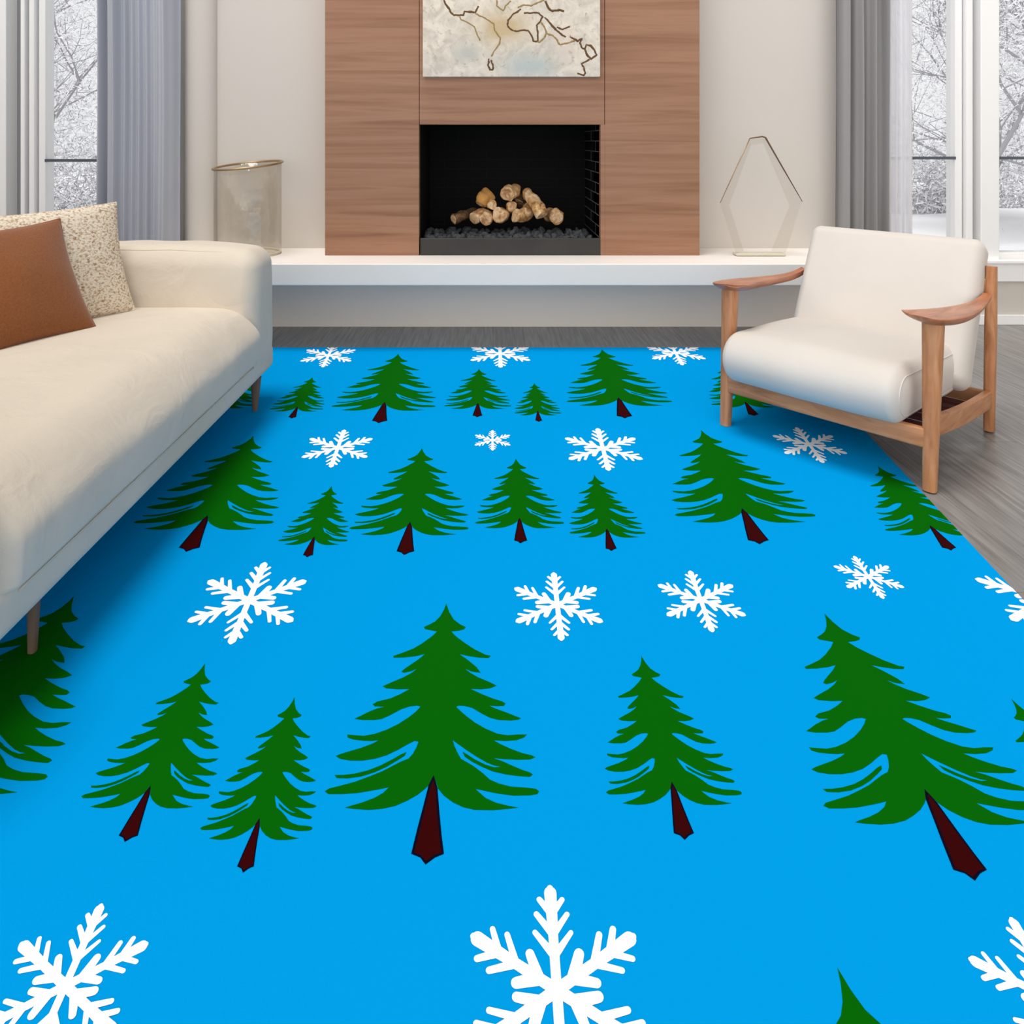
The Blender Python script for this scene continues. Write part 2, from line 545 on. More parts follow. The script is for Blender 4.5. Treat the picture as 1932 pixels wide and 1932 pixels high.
def snowy_shrub(x, y, w_, h, n_twig, seed, label):
    rnd = random.Random(seed)
    root = tag(empty('snowy_shrub', (x, y, -0.05)), label, 'shrub', 'snow-covered shrubs in the garden')
    tw, sn = MB(), MB()
    for _ in range(n_twig):
        r_ = rnd.random() ** .5
        an = rnd.uniform(0, 6.283)
        p = Vector((w_ * r_ * math.cos(an), .5 * r_ * math.sin(an), h * (1 - r_ ** 3) * rnd.random()))
        d = Vector((rnd.gauss(0, 1), rnd.gauss(0, 1), rnd.gauss(.5, .8))).normalized()
        side = d.orthogonal().normalized() * rnd.uniform(.004, .008)
        up = d.cross(side)
        mb = sn if rnd.random() < .6 else tw
        if mb is sn:
            side *= 2.2; up *= 2.2
        b2 = p + d * rnd.uniform(.06, .22)
        mb.add([p + side, p - side * .5 + up * .8, p - side * .5 - up * .8, b2], [(0, 1, 3), (1, 2, 3), (2, 0, 3)])
    tw.build('twigs', M['bark'], root)
    sn.build('snow_cover', M['snow'], root)


for k, (x, y, w_, h, lab) in enumerate([
        (-7.2, 11.8, 1.5, 2.3, 'snow-covered shrub low in the left window, nearer the curtain'),
        (-9.6, 12.2, 1.5, 2.2, 'snow-covered shrub low at the outer edge of the left window'),
        (6.8, 12.6, 1.4, 2.0, 'snow-covered shrub seen between sheer curtain and white mullion'),
        (9.3, 13.2, 1.5, 2.1, 'snow-covered shrub low in the far right pane')]):
    snowy_shrub(x, y, w_, h, 5200, 90 + k, lab)

# ------------------------------------------------------------------ fireplace
FY = 4.366                      # face of the walnut
FX0, FX1, FZ0, FZ1 = -0.4495, 0.669, 0.498, 1.297
fp = tag(empty('fireplace', (0.12, FY, FZ0)), 'walnut-clad fireplace with a black brick firebox standing on the white hearth', 'fireplace')
FOFF = (-0.12, -FY, -FZ0)


def fpart(mb, nm, mt, parent=fp, **k):
    o = mb.build(nm, mt, parent, **k)
    if parent is fp:
        o.location = FOFF
    return o


a = MB(); a.box(-1.025, FX0 - 0.0015, FY, WY, FZ0, WH - 0.02); bevel(fpart(a, 'side_panel', M['walnut']), 0.002)
a = MB(); a.box(0.684, 1.261, FY, WY, FZ0, WH - 0.02); bevel(fpart(a, 'side_panel', M['walnut']), 0.002)
a = MB(); a.box(FX0 + 0.0015, 0.681, FY + 0.002, WY, FZ1, WH - 0.02); bevel(fpart(a, 'lintel_panel', M['walnut']), 0.002)
for jx in (FX0 - 0.0015, 0.681):
    a = MB(); a.box(jx, jx + 0.003, FY + 0.01, WY, FZ1, WH - 0.03)
    fpart(a, 'panel_joint', M['seam'])
a = MB(); a.box(FX1 - 0.012, 0.684, FY + 0.001, FY + 0.3, FZ0, FZ1); fpart(a, 'reveal', M['walnut'])
# firebox shell and its brick courses
a = MB()
bx0, bx1, by = FX0 + 0.001, FX1 - 0.012, 5.10
a.box(bx0 - 0.03, bx0, FY + 0.06, by, FZ0, FZ1)
a.box(bx1, bx1 + 0.03, FY + 0.06, by, FZ0, FZ1)
a.box(bx0 - 0.03, bx1 + 0.03, by, by + 0.04, FZ0, FZ1 + 0.03)
a.box(bx0 - 0.03, bx1 + 0.03, FY + 0.06, by, FZ1, FZ1 + 0.03)
a.box(bx0 - 0.03, bx1 + 0.03, FY + 0.06, by, FZ0 - 0.005, FZ0 + 0.01)
fb = fpart(a, 'firebox', M['soot'])
a = MB()
for i in range(11):
    z = 0.60 + i * 0.066
    a.box(bx1 - 0.002, bx1 + 0.001, FY + 0.07, by, z, z + 0.005)
    y = FY + 0.22 + (i % 2) * 0.2
    a.box(bx1 - 0.0012, bx1 + 0.001, y, y + 0.003, z, z + 0.066)
mo = a.build('mortar_lines', M['mortar'], fb)
a = MB()
for i in range(11):
    z = 0.60 + i * 0.066
    a.box(bx0, bx1, by - 0.002, by + 0.001, z, z + 0.004)
    for j in range(6):
        x = bx0 + 0.1 + j * 0.2 + (i % 2) * 0.1
        if x < bx1:
            a.box(x, x + 0.004, by - 0.002, by + 0.001, z, z + 0.066)
a.build('back_mortar_lines', mat('dark_mortar', rgb(34, 35, 35), 0.9, 0.05), fb)  # back-wall mortar, much darker than on the side wall
tray = tag(empty('burner_tray', (0.1, FY + 0.04, FZ0)), 'dark steel burner tray filled with lava rock across the firebox mouth', 'fireplace tray')
a = MB()
a.box(FX0 + 0.004, FX1 + 0.002, FY + 0.002, FY + 0.03, FZ0 + 0.001, 0.603)
a.box(FX0 + 0.004, FX1 - 0.014, FY + 0.03, by - 0.02, 0.55, 0.565)
o = bevel(a.build('tray_body', M['tray'], tray), 0.006, 3)
o.location = (-0.1, -FY - 0.04, -FZ0)

# hearth bench
hb = tag(empty('hearth_bench', (0, 4.3, 0)), 'long low white stone hearth shelf under the fireplace', 'hearth')
a = MB(); a.box(-1.96, 2.13, 4.066, WY, 0.375, 0.498)
o = bevel(a.build('shelf', M['slab'], hb), 0.006, 3); o.location = (0, -4.3, 0)
a = MB(); a.box(-1.96, 2.1, 4.61, WY, 0.0, 0.375)
o = a.build('plinth', M['plinth'], hb); o.location = (0, -4.3, 0)

# lava rocks
rnd = random.Random(5)


def rock_mesh(seed):
    rr = random.Random(seed)
    bm = bmesh.new()
    bmesh.ops.create_icosphere(bm, subdivisions=2, radius=1)
    off = Vector((rr.uniform(0, 50), rr.uniform(0, 50), 0))
    for v in bm.verts:
        v.co *= 1 + 0.55 * noise.noise(v.co * 1.3 + off)
        v.co.z *= 0.75
    me = bpy.data.meshes.new('lava_rock')
    bm.to_mesh(me); bm.free()
    me.materials.append(M['coal'])
    return me


rocks = [rock_mesh(i) for i in range(6)]
for row, (y, n, z0) in enumerate([(4.415, 34, 0.585), (4.46, 32, 0.592), (4.52, 30, 0.596), (4.60, 26, 0.60), (4.70, 22, 0.60)]):
    for i in range(n):
        x = FX0 + 0.03 + (FX1 - FX0 - 0.085) * (i + rnd.uniform(.1, .9)) / n
        o = bpy.data.objects.new('lava_rock', rocks[rnd.randrange(6)])
        s_ = rnd.uniform(.012, .032)
        o.location = (x, y + rnd.uniform(-.015, .015), z0 + rnd.uniform(-0.004, 0.010))
        o.scale = (s_ * rnd.uniform(1, 1.4), s_, s_)
        o.rotation_euler = (rnd.uniform(0, 6), rnd.uniform(0, 6), rnd.uniform(0, 6))
        COL.objects.link(o)
        side = 'left end' if i < n / 3 else 'right end' if i > 2 * n / 3 else 'middle'
        where = ('along the front lip of the tray', 'just behind the tray lip', 'under the front of the logs', 'beneath the log pile', 'at the back of the firebox')[row]
        tag(o, 'dark grey lava rock %s, towards the %s' % (where, side), 'rock', 'lava rocks in the burner tray')


# logs: (points in the photo's pixel frame / depth), radii
def zl(x, y, Y):
    return at(780 + x / 5.22, 220 + y / 5.22, Y)


def log(pts, rad, mt, label, seed, n=20):
    rr = random.Random(seed)
    P_, R_ = [], []
    k = 14
    pts = [Vector(p) for p in pts]
    for i in range(k + 1):
        t = i / k * (len(pts) - 1)
        j = min(int(t), len(pts) - 2)
        u = t - j
        p = pts[j].lerp(pts[j + 1], u)
        r = (rad[j] * (1 - u) + rad[j + 1] * u) / 5.22 / 1350 * 4.6
        r *= 1 + 0.13 * noise.noise(Vector((i * .5, seed * 7.3, 0)))
        e = min(i, k - i)
        r *= (0.86, 0.97)[e] if e < 2 else 1
        P_.append(p); R_.append(r)
    P_[0] = P_[0].lerp(P_[1], .75); P_[-1] = P_[-1].lerp(P_[-2], .75)
    mb = MB()
    mb.tube(P_, R_, n=n)
    for i, v in enumerate(mb.v):
        q = Vector(v)
        c_ = P_[min(i // n, k)]
        q = c_ + (q - c_) * (1 + 0.34 * noise.noise(q * 24 + Vector((seed, 0, 0))))
        mb.v[i] = tuple(q)
    o = mb.build('fireplace_log', mt, smooth=True, auto=50)
    # pale cut face at the near end, its own part
    e = MB()
    ring = [Vector(v) for v in mb.v[:n]]
    c_ = sum(ring, Vector()) / n
    d = (P_[0] - P_[1]).normalized()
    rings = []
    for s_, h in ((.93, .0015), (.6, .003), (.25, .0035)):
        rings += [c_ + (v - c_) * s_ + d * h for v in ring]
    F = [(i * n + k_, i * n + (k_ + 1) % n, (i + 1) * n + (k_ + 1) % n, (i + 1) * n + k_) for i in range(2) for k_ in range(n)]
    F.append(tuple(2 * n + k_ for k_ in range(n)))
    base = [v + d * -.001 for v in ring]
    e.add(rings, F)
    e.build('cut_end', M['log_end'], o, smooth=True)
    tag(o, label, 'log', 'split logs stacked on the lava rock')
    return o


LB, LD = M['log_bark'], M['log_dark']
log([zl(385, 1015, 4.56), zl(490, 975, 4.62), zl(620, 925, 4.72)], [52, 48, 40], LD, 'dark charred log at the far left of the log pile', 1)
log([zl(585, 1010, 4.54), zl(660, 965, 4.60), zl(700, 940, 4.66)], [62, 62, 50], LB, 'short stubby pale log lying second from the left', 2)
log([zl(712, 1012, 4.50), zl(720, 985, 4.56), zl(735, 960, 4.66)], [62, 58, 50], LB, 'pale log end facing out under the ochre log', 3)
log([zl(850, 975, 4.50), zl(862, 968, 4.58), zl(880, 955, 4.68)], [78, 70, 55], LB, 'hollow-looking round log end left of centre at the bottom', 4)
log([zl(660, 880, 4.58), zl(700, 800, 4.60), zl(765, 745, 4.62)], [50, 80, 66], mat('ochre_log', rgb(190, 140, 78), 0.8, 0.1, bump=0.5, bscale=30, var=0.25, vscale=20),
    'ochre knobbly log perched on the upper left of the pile', 5)
log([zl(775, 870, 4.53), zl(770, 865, 4.58), zl(765, 850, 4.64)], [52, 50, 42], LB, 'small log stub tucked under the ochre log', 6)
log([zl(918, 768, 4.55), zl(965, 740, 4.60), zl(1030, 715, 4.68)], [78, 70, 52], LB, 'fat log crowning the top of the pile', 7)
log([zl(965, 880, 4.57), zl(960, 900, 4.62), zl(975, 930, 4.68)], [58, 50, 45], LB, 'small upright log propping the topmost log', 8)
log([zl(990, 975, 4.50), zl(1060, 985, 4.54), zl(1140, 930, 4.60), zl(1130, 880, 4.66)], [60, 66, 66, 50], LB, 'bent log with a cream cut face at bottom centre', 9)
log([zl(1285, 990, 4.48), zl(1215, 870, 4.53), zl(1140, 780, 4.60), zl(1095, 730, 4.66)], [68, 66, 56, 44], LB, 'long pale log leaning down the right side of the pile', 10)
log([zl(1420, 990, 4.53), zl(1380, 975, 4.60), zl(1330, 965, 4.68)], [78, 68, 60], LB, 'thick log end at the far right of the pile', 11)
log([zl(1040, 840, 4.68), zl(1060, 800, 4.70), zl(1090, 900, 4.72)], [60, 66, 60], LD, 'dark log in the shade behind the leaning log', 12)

# ------------------------------------------------------------------ glass vase, acrylic ornament
vx, vy, vz = -1.516, 4.43, 0.499
vase = tag(empty('glass_vase', (vx, vy, vz)), 'large cylindrical smoky glass vase on the hearth beside the sofa arm', 'vase')
a = MB()
a.lathe([(0.0, .004), (.190, .004), (.200, .018), (.201, .10), (.2015, .30), (.201, .545), (.197, .545), (.1965, .30), (.196, .03), (.184, .014), (0.0, .014)], 0, 0, 72)
a.v = [(x, y, z + (.017 * x / .2 + .016 * y / .2 if z > .5 else 0)) for x, y, z in a.v]
a.build('vase_body', M['vase_glass'], vase, smooth=True)
a = MB()
R0 = 0.2045
ring = [(R0 * math.cos(2 * math.pi * k / 72), R0 * math.sin(2 * math.pi * k / 72), .548 + .017 * math.cos(2 * math.pi * k / 72) + .016 * math.sin(2 * math.pi * k / 72)) for k in range(73)]
a.tube(ring, .0075, n=10, cap=False)
a.build('vase_rim', M['bronze'], vase, smooth=True)
a = MB()
a.tube([(.193 * math.cos(2 * math.pi * k / 72), .193 * math.sin(2 * math.pi * k / 72), .008) for k in range(73)], .006, n=8, cap=False)
a.build('vase_foot', mat('pale_brass_foot', rgb(205, 195, 165), 0.3, 0.5), vase, smooth=True)

orn = tag(empty('hexagonal_ornament', at(1436, 483, 4.36)), 'clear hexagonal acrylic ornament with bronze upper edges on the hearth behind the armchair', 'ornament')
OO = orn.location.copy()
F1 = [at(x, y, 4.34) - OO for x, y in [(1414.7, 261), (1442.3, 257), (1513.6, 380), (1481, 482), (1389.8, 482), (1358.8, 382.7)]]
F2 = [at(x, y, 4.50) - OO for x, y in [(1417, 272), (1440, 269), (1491, 388), (1455, 475), (1403, 475), (1374, 388)]]
a = MB()
cen = sum(F1, Vector()) / 6
for k in range(6):
    j = (k + 1) % 6
    q = [F1[k], F1[j], F2[j], F2[k]]
    inn = [p + (cen - p).normalized() * .006 for p in q]
    a.add(q + inn, [(0, 1, 2, 3), (7, 6, 5, 4), (0, 4, 5, 1), (2, 6, 7, 3)])
a.build('acrylic_band', M['acrylic'], orn)
a = MB(); a.tube([F1[5], F1[0]], [.0022, .0035], n=8); a.build('bronze_edge', M['bronze'], orn, smooth=True)
a = MB(); a.tube([F1[0], F1[0].lerp(F1[1], .85), F1[1] + Vector((.006, 0, -.008)), F1[1].lerp(F1[2], .5), F1[2]], [.0035, .005, .0055, .004, .002], n=8)
a.build('bronze_edge', mat('dark_bronze', rgb(112, 88, 68), 0.4, 0.5, metal=0.5), orn, smooth=True)
a = MB(); a.rbox(F1[4].x - .004, F1[3].x + .004, F1[3].y - .008, F1[3].y + .07, F1[3].z - .002, F1[3].z + .012, .005, seg=3, mid=3)
a.build('foot', mat('pale_acrylic_foot', rgb(214, 208, 190), 0.25, 0.6), orn, smooth=True)

# ------------------------------------------------------------------ painting
art = tag(empty('canvas_painting', (.112, 4.34, 1.585)), 'unframed abstract canvas of brown branching lines hanging above the firebox', 'painting')
m = bpy.data.materials.new('painted_canvas')
m.use_nodes = True
nt = m.node_tree
b = nt.nodes['Principled BSDF']
b.inputs['Roughness'].default_value = .85
tc = nt.nodes.new('ShaderNodeTexCoord')


def nz(scale, det=6, dist=0.8):
    n = nt.nodes.new('ShaderNodeTexNoise')
    n.inputs['Scale'].default_value = scale; n.inputs['Detail'].default_value = det; n.inputs['Distortion'].default_value = dist
    nt.links.new(tc.outputs['Object'], n.inputs[0])
    return n


def rp(src, p0, p1, c0=(0, 0, 0, 1), c1=(1, 1, 1, 1)):
    r = nt.nodes.new('ShaderNodeValToRGB')
    r.color_ramp.elements[0].position = p0; r.color_ramp.elements[1].position = p1
    r.color_ramp.elements[0].color = c0; r.color_ramp.elements[1].color = c1
    nt.links.new(src, r.inputs[0])
    return r


def mixc(fac, c0, c1):
    x = nt.nodes.new('ShaderNodeMix'); x.data_type = 'RGBA'
    nt.links.new(fac, x.inputs[0])
    for i, c in ((6, c0), (7, c1)):
        if isinstance(c, tuple): x.inputs[i].default_value = c
        else: nt.links.new(c, x.inputs[i])
    return x.outputs[2]


def blob(cx, cz, rx, rz):
    mp = nt.nodes.new('ShaderNodeMapping')
    mp.inputs['Location'].default_value = (-cx / rx, 0, -cz / rz)
    mp.inputs['Scale'].default_value = (1 / rx, 0, 1 / rz)
    nt.links.new(tc.outputs['Object'], mp.inputs[0])
    g_ = nt.nodes.new('ShaderNodeTexGradient'); g_.gradient_type = 'QUADRATIC_SPHERE'
    nt.links.new(mp.outputs[0], g_.inputs[0])
    ml = nt.nodes.new('ShaderNodeMath'); ml.operation = 'MULTIPLY'; ml.use_clamp = True
    nn = nz(7)
    ad = nt.nodes.new('ShaderNodeMath'); ad.operation = 'MULTIPLY'; ad.inputs[1].default_value = 3.0
    nt.links.new(g_.outputs['Fac'], ad.inputs[0])
    nt.links.new(ad.outputs[0], ml.inputs[0]); nt.links.new(nn.outputs['Fac'], ml.inputs[1])
    return ml.outputs[0]


base = rp(nz(9, 8, 1.6).outputs['Fac'], .36, .64, rgb(206, 196, 182), rgb(234, 224, 208)).outputs[0]
c1 = mixc(blob(-.05, .30, .30, .20), base, rgb(203, 180, 142))
c2 = mixc(blob(.10, .06, .30, .17), c1, rgb(190, 197, 193))
c3 = mixc(blob(-.27, .14, .16, .12), c2, rgb(196, 194, 184))
c4 = mixc(blob(.33, .22, .14, .2), c3, rgb(230, 214, 198))
c5 = mixc(rp(nz(38, 3).outputs['Fac'], .60, .74).outputs[0], c4, rgb(190, 178, 158))
nt.links.new(c5, b.inputs['Base Color'])
bp = nt.nodes.new('ShaderNodeBump'); bp.inputs['Strength'].default_value = .4; bp.inputs['Distance'].default_value = .003
nt.links.new(nz(45).outputs['Fac'], bp.inputs['Height']); nt.links.new(bp.outputs[0], b.inputs['Normal'])
a = MB()
p0, p1 = at(797.5, 145.5, 4.325), at(1132.5, 145.5, 4.325)
a.rbox(p0.x - .112, p1.x - .112, -.015, .024, 0, 1.02, .004, seg=2, mid=2)
a.build('canvas', m, art, smooth=True, auto=40)
strokes = [
    ([(300, -5), (318, 40), (345, 80), (375, 130), (400, 150), (455, 150), (495, 148), (500, 110), (560, 118), (610, 120), (640, 60)], 3.5, 0),
    ([(455, 160), (470, 195), (530, 215), (600, 265), (620, 320), (655, 400)], 2.2, 1),
    ([(610, 130), (700, 175), (790, 235), (800, 300), (855, 372), (850, 430), (790, 510), (768, 555)], 2.5, 1),
    ([(745, 580), (735, 640), (755, 690), (780, 690), (785, 640), (765, 590)], 3.2, 0),
    ([(820, 0), (825, 60), (885, 105), (905, 60), (960, 10)], 2.5, 1),
    ([(1030, 75), (1085, 45), (1160, 60), (1230, 20), (1290, 0)], 3, 1),
    ([(1060, 90), (985, 140), (930, 200), (925, 250), (955, 290), (1020, 310), (1085, 295), (1130, 300), (1165, 350), (1185, 410), (1225, 405), (1225, 330), (1215, 250), (1250, 210), (1275, 165), (1240, 130), (1160, 125), (1090, 130)], 3, 0),
    ([(1300, 10), (1330, 80), (1370, 110), (1430, 98), (1485, 110)], 4, 0),
    ([(1250, 210), (1290, 260), (1310, 320), (1290, 370), (1240, 420), (1200, 410)], 3, 1),
    ([(1310, 330), (1370, 350), (1420, 400), (1440, 440), (1490, 430), (1590, 400)], 3, 1),
    ([(1290, 170), (1340, 220), (1400, 285), (1440, 325), (1500, 365)], 3.5, 0),
    ([(1410, 270), (1470, 290), (1540, 262)], 3, 0),
    ([(1540, 362), (1580, 385), (1620, 400), (1660, 380), (1640, 420), (1660, 470), (1690, 490), (1700, 440), (1750, 455), (1785, 500), (1805, 540), (1750, 580), (1715, 545), (1690, 490)], 3.5, 0),
    ([(1735, 585), (1700, 605), (1655, 628), (1680, 665), (1695, 720), (1680, 745), (1615, 722)], 3, 0),
]
sm = [mat('umber_paint', rgb(104, 74, 46), .7), mat('ochre_paint', rgb(158, 132, 88), .7)]
for pts, wd, k in strokes:
    if True:
        a = MB()
        q = []
        for i in range(len(pts) - 1):
            for s_ in range(4):
                t = s_ / 4
                x = pts[i][0] * (1 - t) + pts[i + 1][0] * t; y = pts[i][1] * (1 - t) + pts[i + 1][1] * t
                x += 7 * noise.noise(Vector((x * .03, y * .03, 1))); y += 7 * noise.noise(Vector((x * .03, y * .03, 9)))
                q.append(at(780 + x / 5.222, y / 5.222, 4.325) - art.location)
        q.append(at(780 + pts[-1][0] / 5.222, pts[-1][1] / 5.222, 4.325) - art.location)
        q = [v - Vector((0, 0.0002, 0)) for v in q]
        a.tube(q, [(.002, wd * .0017 * (1 + .5 * noise.noise(Vector((i * .7, wd, 3))))) for i in range(len(q))], n=6, flat=Vector((0, 1, 0)))
    a.build('brush_stroke', sm[k], art, smooth=True)

# ------------------------------------------------------------------ curtains


def curtain(name, X0, X1, Y, amp, prof, mt, label, z0=0.02, z1=2.68, th=0.004):
    """prof(t) gives the fold phase along the width"""
    root = tag(empty(name, ((X0 + X1) / 2, Y, z0)), label, 'curtain')
    n, nzv = 220, 14
    a = MB()
    V = []
    for side in (0, 1):
        for j in range(nzv + 1):
            z = (z1 - z0) * j / nzv
            for i in range(n + 1):
                t = i / n
                k = 1 + .12 * math.sin(j * .5 + t * 9)
                y = amp * k * prof(max(0.0, min(1.0, t + .004 * math.sin(j * .6)))) + side * th
                V.append(((X0 - X1) / 2 + (X1 - X0) * t, y, z))
    N = (n + 1) * (nzv + 1)
    F = []
    for j in range(nzv):
        for i in range(n):
            q = j * (n + 1) + i
            F.append((q, q + 1, q + n + 2, q + n + 1))
            F.append((N + q, N + q + n + 1, N + q + n + 2, N + q + 1))
    a.add(V, F)
    a.build('curtain_panel', mt, root, smooth=True)
    a = MB()
    a.tube([((X0 - X1) / 2 - .1, .01, z1 - z0 + .02), ((X1 - X0) / 2 + .1, .01, z1 - z0 + .02)], .012, n=12)
    a.build('curtain_rod', M['rail'], root, smooth=True)
    return root


def fold_l(t):
    return math.sin(2 * math.pi * (3.2 * t + 4.2 * (1 - t) ** 3)) * (0.55 + .45 * t) + .35 * math.sin(2 * math.pi * 11.3 * t) * (1 - t) ** .5


def fold_r(t):
    return math.sin(2 * math.pi * (3.6 * t + .1)) + .3 * math.sin(2 * math.pi * 7.7 * t)


def fold_s(t):
    return math.sin(2 * math.pi * (4.5 * t)) + .4 * math.sin(2 * math.pi * 10.2 * t + 1)


curtain('window_curtain', -2.50, -1.985, 4.50, .045, fold_l, M['curtain'], 'grey-blue pleated curtain at the left window, behind the sofa')
curtain('window_curtain', 2.168, 2.475, 4.50, .030, fold_r, mat('slate_curtain', rgb(150, 149, 149), .9, .1, bump=.1, bscale=300),
        'dark grey pleated curtain right of the fireplace, behind the armchair')
curtain('sheer_curtain', 2.475, 2.66, 4.53, .022, fold_s, M['voile'], 'thin white voile curtain at the right window edge')

# ------------------------------------------------------------------ armchair
ch = tag(empty('armchair', (.979, 3.01, 0.004), math.radians(-47.6)),
         'low oak-framed lounge armchair with cream cushions standing half on the rug', 'armchair')
W = 0.763


def tilt_seat(x, y, z):
    t = (y + .09) / .77
    dz = -.04 * t
    top = max(0, (z - .30) / .1)
    dz += .032 * min(1, top) * max(0, 1 - ((x - .36) / .34) ** 2) * max(0, 1 - ((y - .25) / .4) ** 2)
    fr = max(0, (0.05 - y) / .14)
    y2 = y - .02 * fr * max(0, 1 - ((x - .36) / .36) ** 2)
    dz += .004 * noise.noise(Vector((x * 5, y * 5, z * 5)))
    return (x, y2, z + dz)


a = MB(); a.rbox(.012, .703, -.10, .70, .205, .405, (.05, .11, .098), seg=8, mid=14, fn=tilt_seat)
seat = a.build('seat_cushion', M['cream'], ch, smooth=True)


def ring_pts(x, n=60, off=0.0):
    """section outline of the seat cushion at the end cap"""
    pts = []
    kk = math.sqrt(max(0, 1 - ((x - .653) / .05) ** 2))
    for k in range(n + 1):
        a_ = 2 * math.pi * k / n
        c_, s_ = math.cos(a_), math.sin(a_)
        y = .30 + math.copysign(.29, c_) + .112 * kk * c_
        z = .305 + math.copysign(.002, s_) + .099 * kk * s_
        pts.append(tilt_seat(x, y, z))
    return pts


for xx in (.690,):
    a = MB(); a.tube(ring_pts(xx), .0022, n=6, cap=False)
    a.build('piping', M['cream'], seat, smooth=True)


def back_fn(x, u, w):
    # u: thickness direction, w: height along the slope
    cr = max(0, 1 - ((x - .38) / .36) ** 2) * max(0, 1 - ((w - .30) / .33) ** 2)
    if u < 0.05: u -= .018 * cr
    an = math.radians(27.5)
    oy, oz = .475, .235
    return (x, oy + w * math.sin(an) + u * math.cos(an), oz + w * math.cos(an) - u * math.sin(an))


a = MB(); a.rbox(.02, .742, 0, .145, 0, .635, (.045, .06, .05), seg=7, mid=12, fn=back_fn)
a.build('back_cushion', M['cream'], ch, smooth=True)


def fleg(x):
    a = MB()
    a.tube([(x, 0, 0), (x, .008, .12), (x, .028, .40), (x, .038, .568)], [(.021, .021), (.023, .023), (.028, .029), (.030, .033)], n=20, power=3.2, flat=Vector((0, 1, 0)))
    return a


def bleg(x):
    a = MB()
    top = .672 if x > .1 else .625
    x = max(x, .016)
    a.tube([(x, .75, 0), (x, .757, .13), (x, .775, .42), (x, .790, top)], [(.021, .019), (.026, .02), (.026, .021), (.022, .019)], n=20, power=3.2, flat=Vector((0, 1, 0)))
    return a


for x in (0, W):
    fleg(x).build('leg', M['oak'], ch, smooth=True, auto=50)
    bleg(x).build('leg', M['oak'], ch, smooth=True, auto=50)
a = MB(); a.rbox(0.015, W - .015, -.012, .016, .142, .208, .006, seg=2, mid=2)
a.build('front_rail', M['oak_rail'], ch, smooth=True, auto=40)
for x in (0, W):
    a = MB(); a.rbox(x - .014, x + .014, .015, .745, 0, .070, .006, seg=2, mid=6,
                     fn=lambda X, Y_, Z: (X, Y_, Z + .182 - .085 * (Y_ / .75) - .012 * math.sin(math.pi * Y_ / .75)))
    a.build('side_rail', M['oak_rail'], ch, smooth=True, auto=40)
a = MB(); a.rbox(0.012, W - .012, .740, .765, .10, .16, .006, seg=2, mid=2)
a.build('back_rail', M['oak_rail'], ch, smooth=True, auto=40)
a = MB(); a.rbox(0.012, W - .012, .770, .795, .56, .62, .006, seg=2, mid=2)
a.build('back_rail', M['oak_rail'], ch, smooth=True, auto=40)
for k in range(5):
    y = .10 + .14 * k
    a = MB(); z = .178 - .085 * y / .75
    a.box(.015, W - .015, y, y + .05, z - .008, z + .008)
    bevel(a.build('seat_slat', M['red_wood'], ch), .003)
for k in range(4):
    x = .12 + k * .165
    a = MB()
    a.tube([(x, .745, .15), (x, .765, .36), (x, .778, .59)], [(.008, .02)] * 3, n=8, power=4, flat=Vector((0, 1, 0)))
    a.build('back_slat', M['oak'], ch, smooth=True, auto=40)

SEC = [(.668, .000, .745, -.050, .592, .004), (.671, .020, .790, -.052, .588, .014), (.678, .055, .818, -.020, .583, .024),
       (.692, .11, .832, .05, .578, .030), (.710, .19, .838, .15, .570, .032), (.724, .29, .834, .26, .562, .030),
       (.735, .40, .822, .38, .554, .027), (.742, .51, .806, .50, .548, .025), (.747, .61, .792, .61, .546, .024),
       (.749, .69, .783, .69, .552, .024), (.749, .745, .779, .745, .562, .022)]


def arm(mirror):
    a = MB()
    n = 20
    V = []
    for xl, yl, xr, yr, z, th in SEC:
        for k in range(n):
            an = 2 * math.pi * k / n
            c_, s_ = math.cos(an), math.sin(an)
            t = .5 + .5 * c_ * (abs(c_) ** -.25 if abs(c_) > 1e-6 else 1)
            t = max(0, min(1, t))
            x = xl + (xr - xl) * t
            y = yl + (yr - yl) * t
            zz = z + (s_ * th * .35 if s_ > 0 else s_ * th * .9) + .010 * (2 * t - 1) ** 2
            V.append((W - x if mirror else x, y, zz))
    F = []
    for i in range(len(SEC) - 1):
        for k in range(n):
            q = (i * n + k, i * n + (k + 1) % n, (i + 1) * n + (k + 1) % n, (i + 1) * n + k)
            F.append(q if mirror else q[::-1])
    F.append(tuple(range(n))); F.append(tuple((len(SEC) - 1) * n + k for k in reversed(range(n))))
    a.add(V, F)
    o = a.build('armrest', M['oak_arm'], ch, smooth=True, auto=60)
    md = o.modifiers.new('s', 'SUBSURF'); md.levels = 1; md.render_levels = 2
    return o


arm(True); arm(False)

# ------------------------------------------------------------------ sofa
# soft creases in the sofa cloth, on top of its weave
nt = M['sofa'].node_tree
_b = nt.nodes['Principled BSDF']
_old = _b.inputs['Normal'].links[0].from_node
_n = nt.nodes.new('ShaderNodeTexNoise'); _n.inputs['Scale'].default_value = 5; _n.inputs['Detail'].default_value = 3; _n.inputs['Distortion'].default_value = 1.2
_tc = nt.nodes.new('ShaderNodeTexCoord'); nt.links.new(_tc.outputs['Object'], _n.inputs[0])
_bp = nt.nodes.new('ShaderNodeBump'); _bp.inputs['Strength'].default_value = .45; _bp.inputs['Distance'].default_value = .02
nt.links.new(_n.outputs['Fac'], _bp.inputs['Height']); nt.links.new(_bp.outputs[0], _old.inputs['Normal'])
sofa = tag(empty('sofa', (-1.5, 2.3, 0.004)), 'long low beige upholstered sofa along the left side of the rug', 'sofa')
SO = (1.5, -2.3, -.004)


def spart(mb, nm, mt, parent=sofa, **k):
    o = mb.build(nm, mt, parent, **k)
    if parent is sofa: o.location = SO
    return o


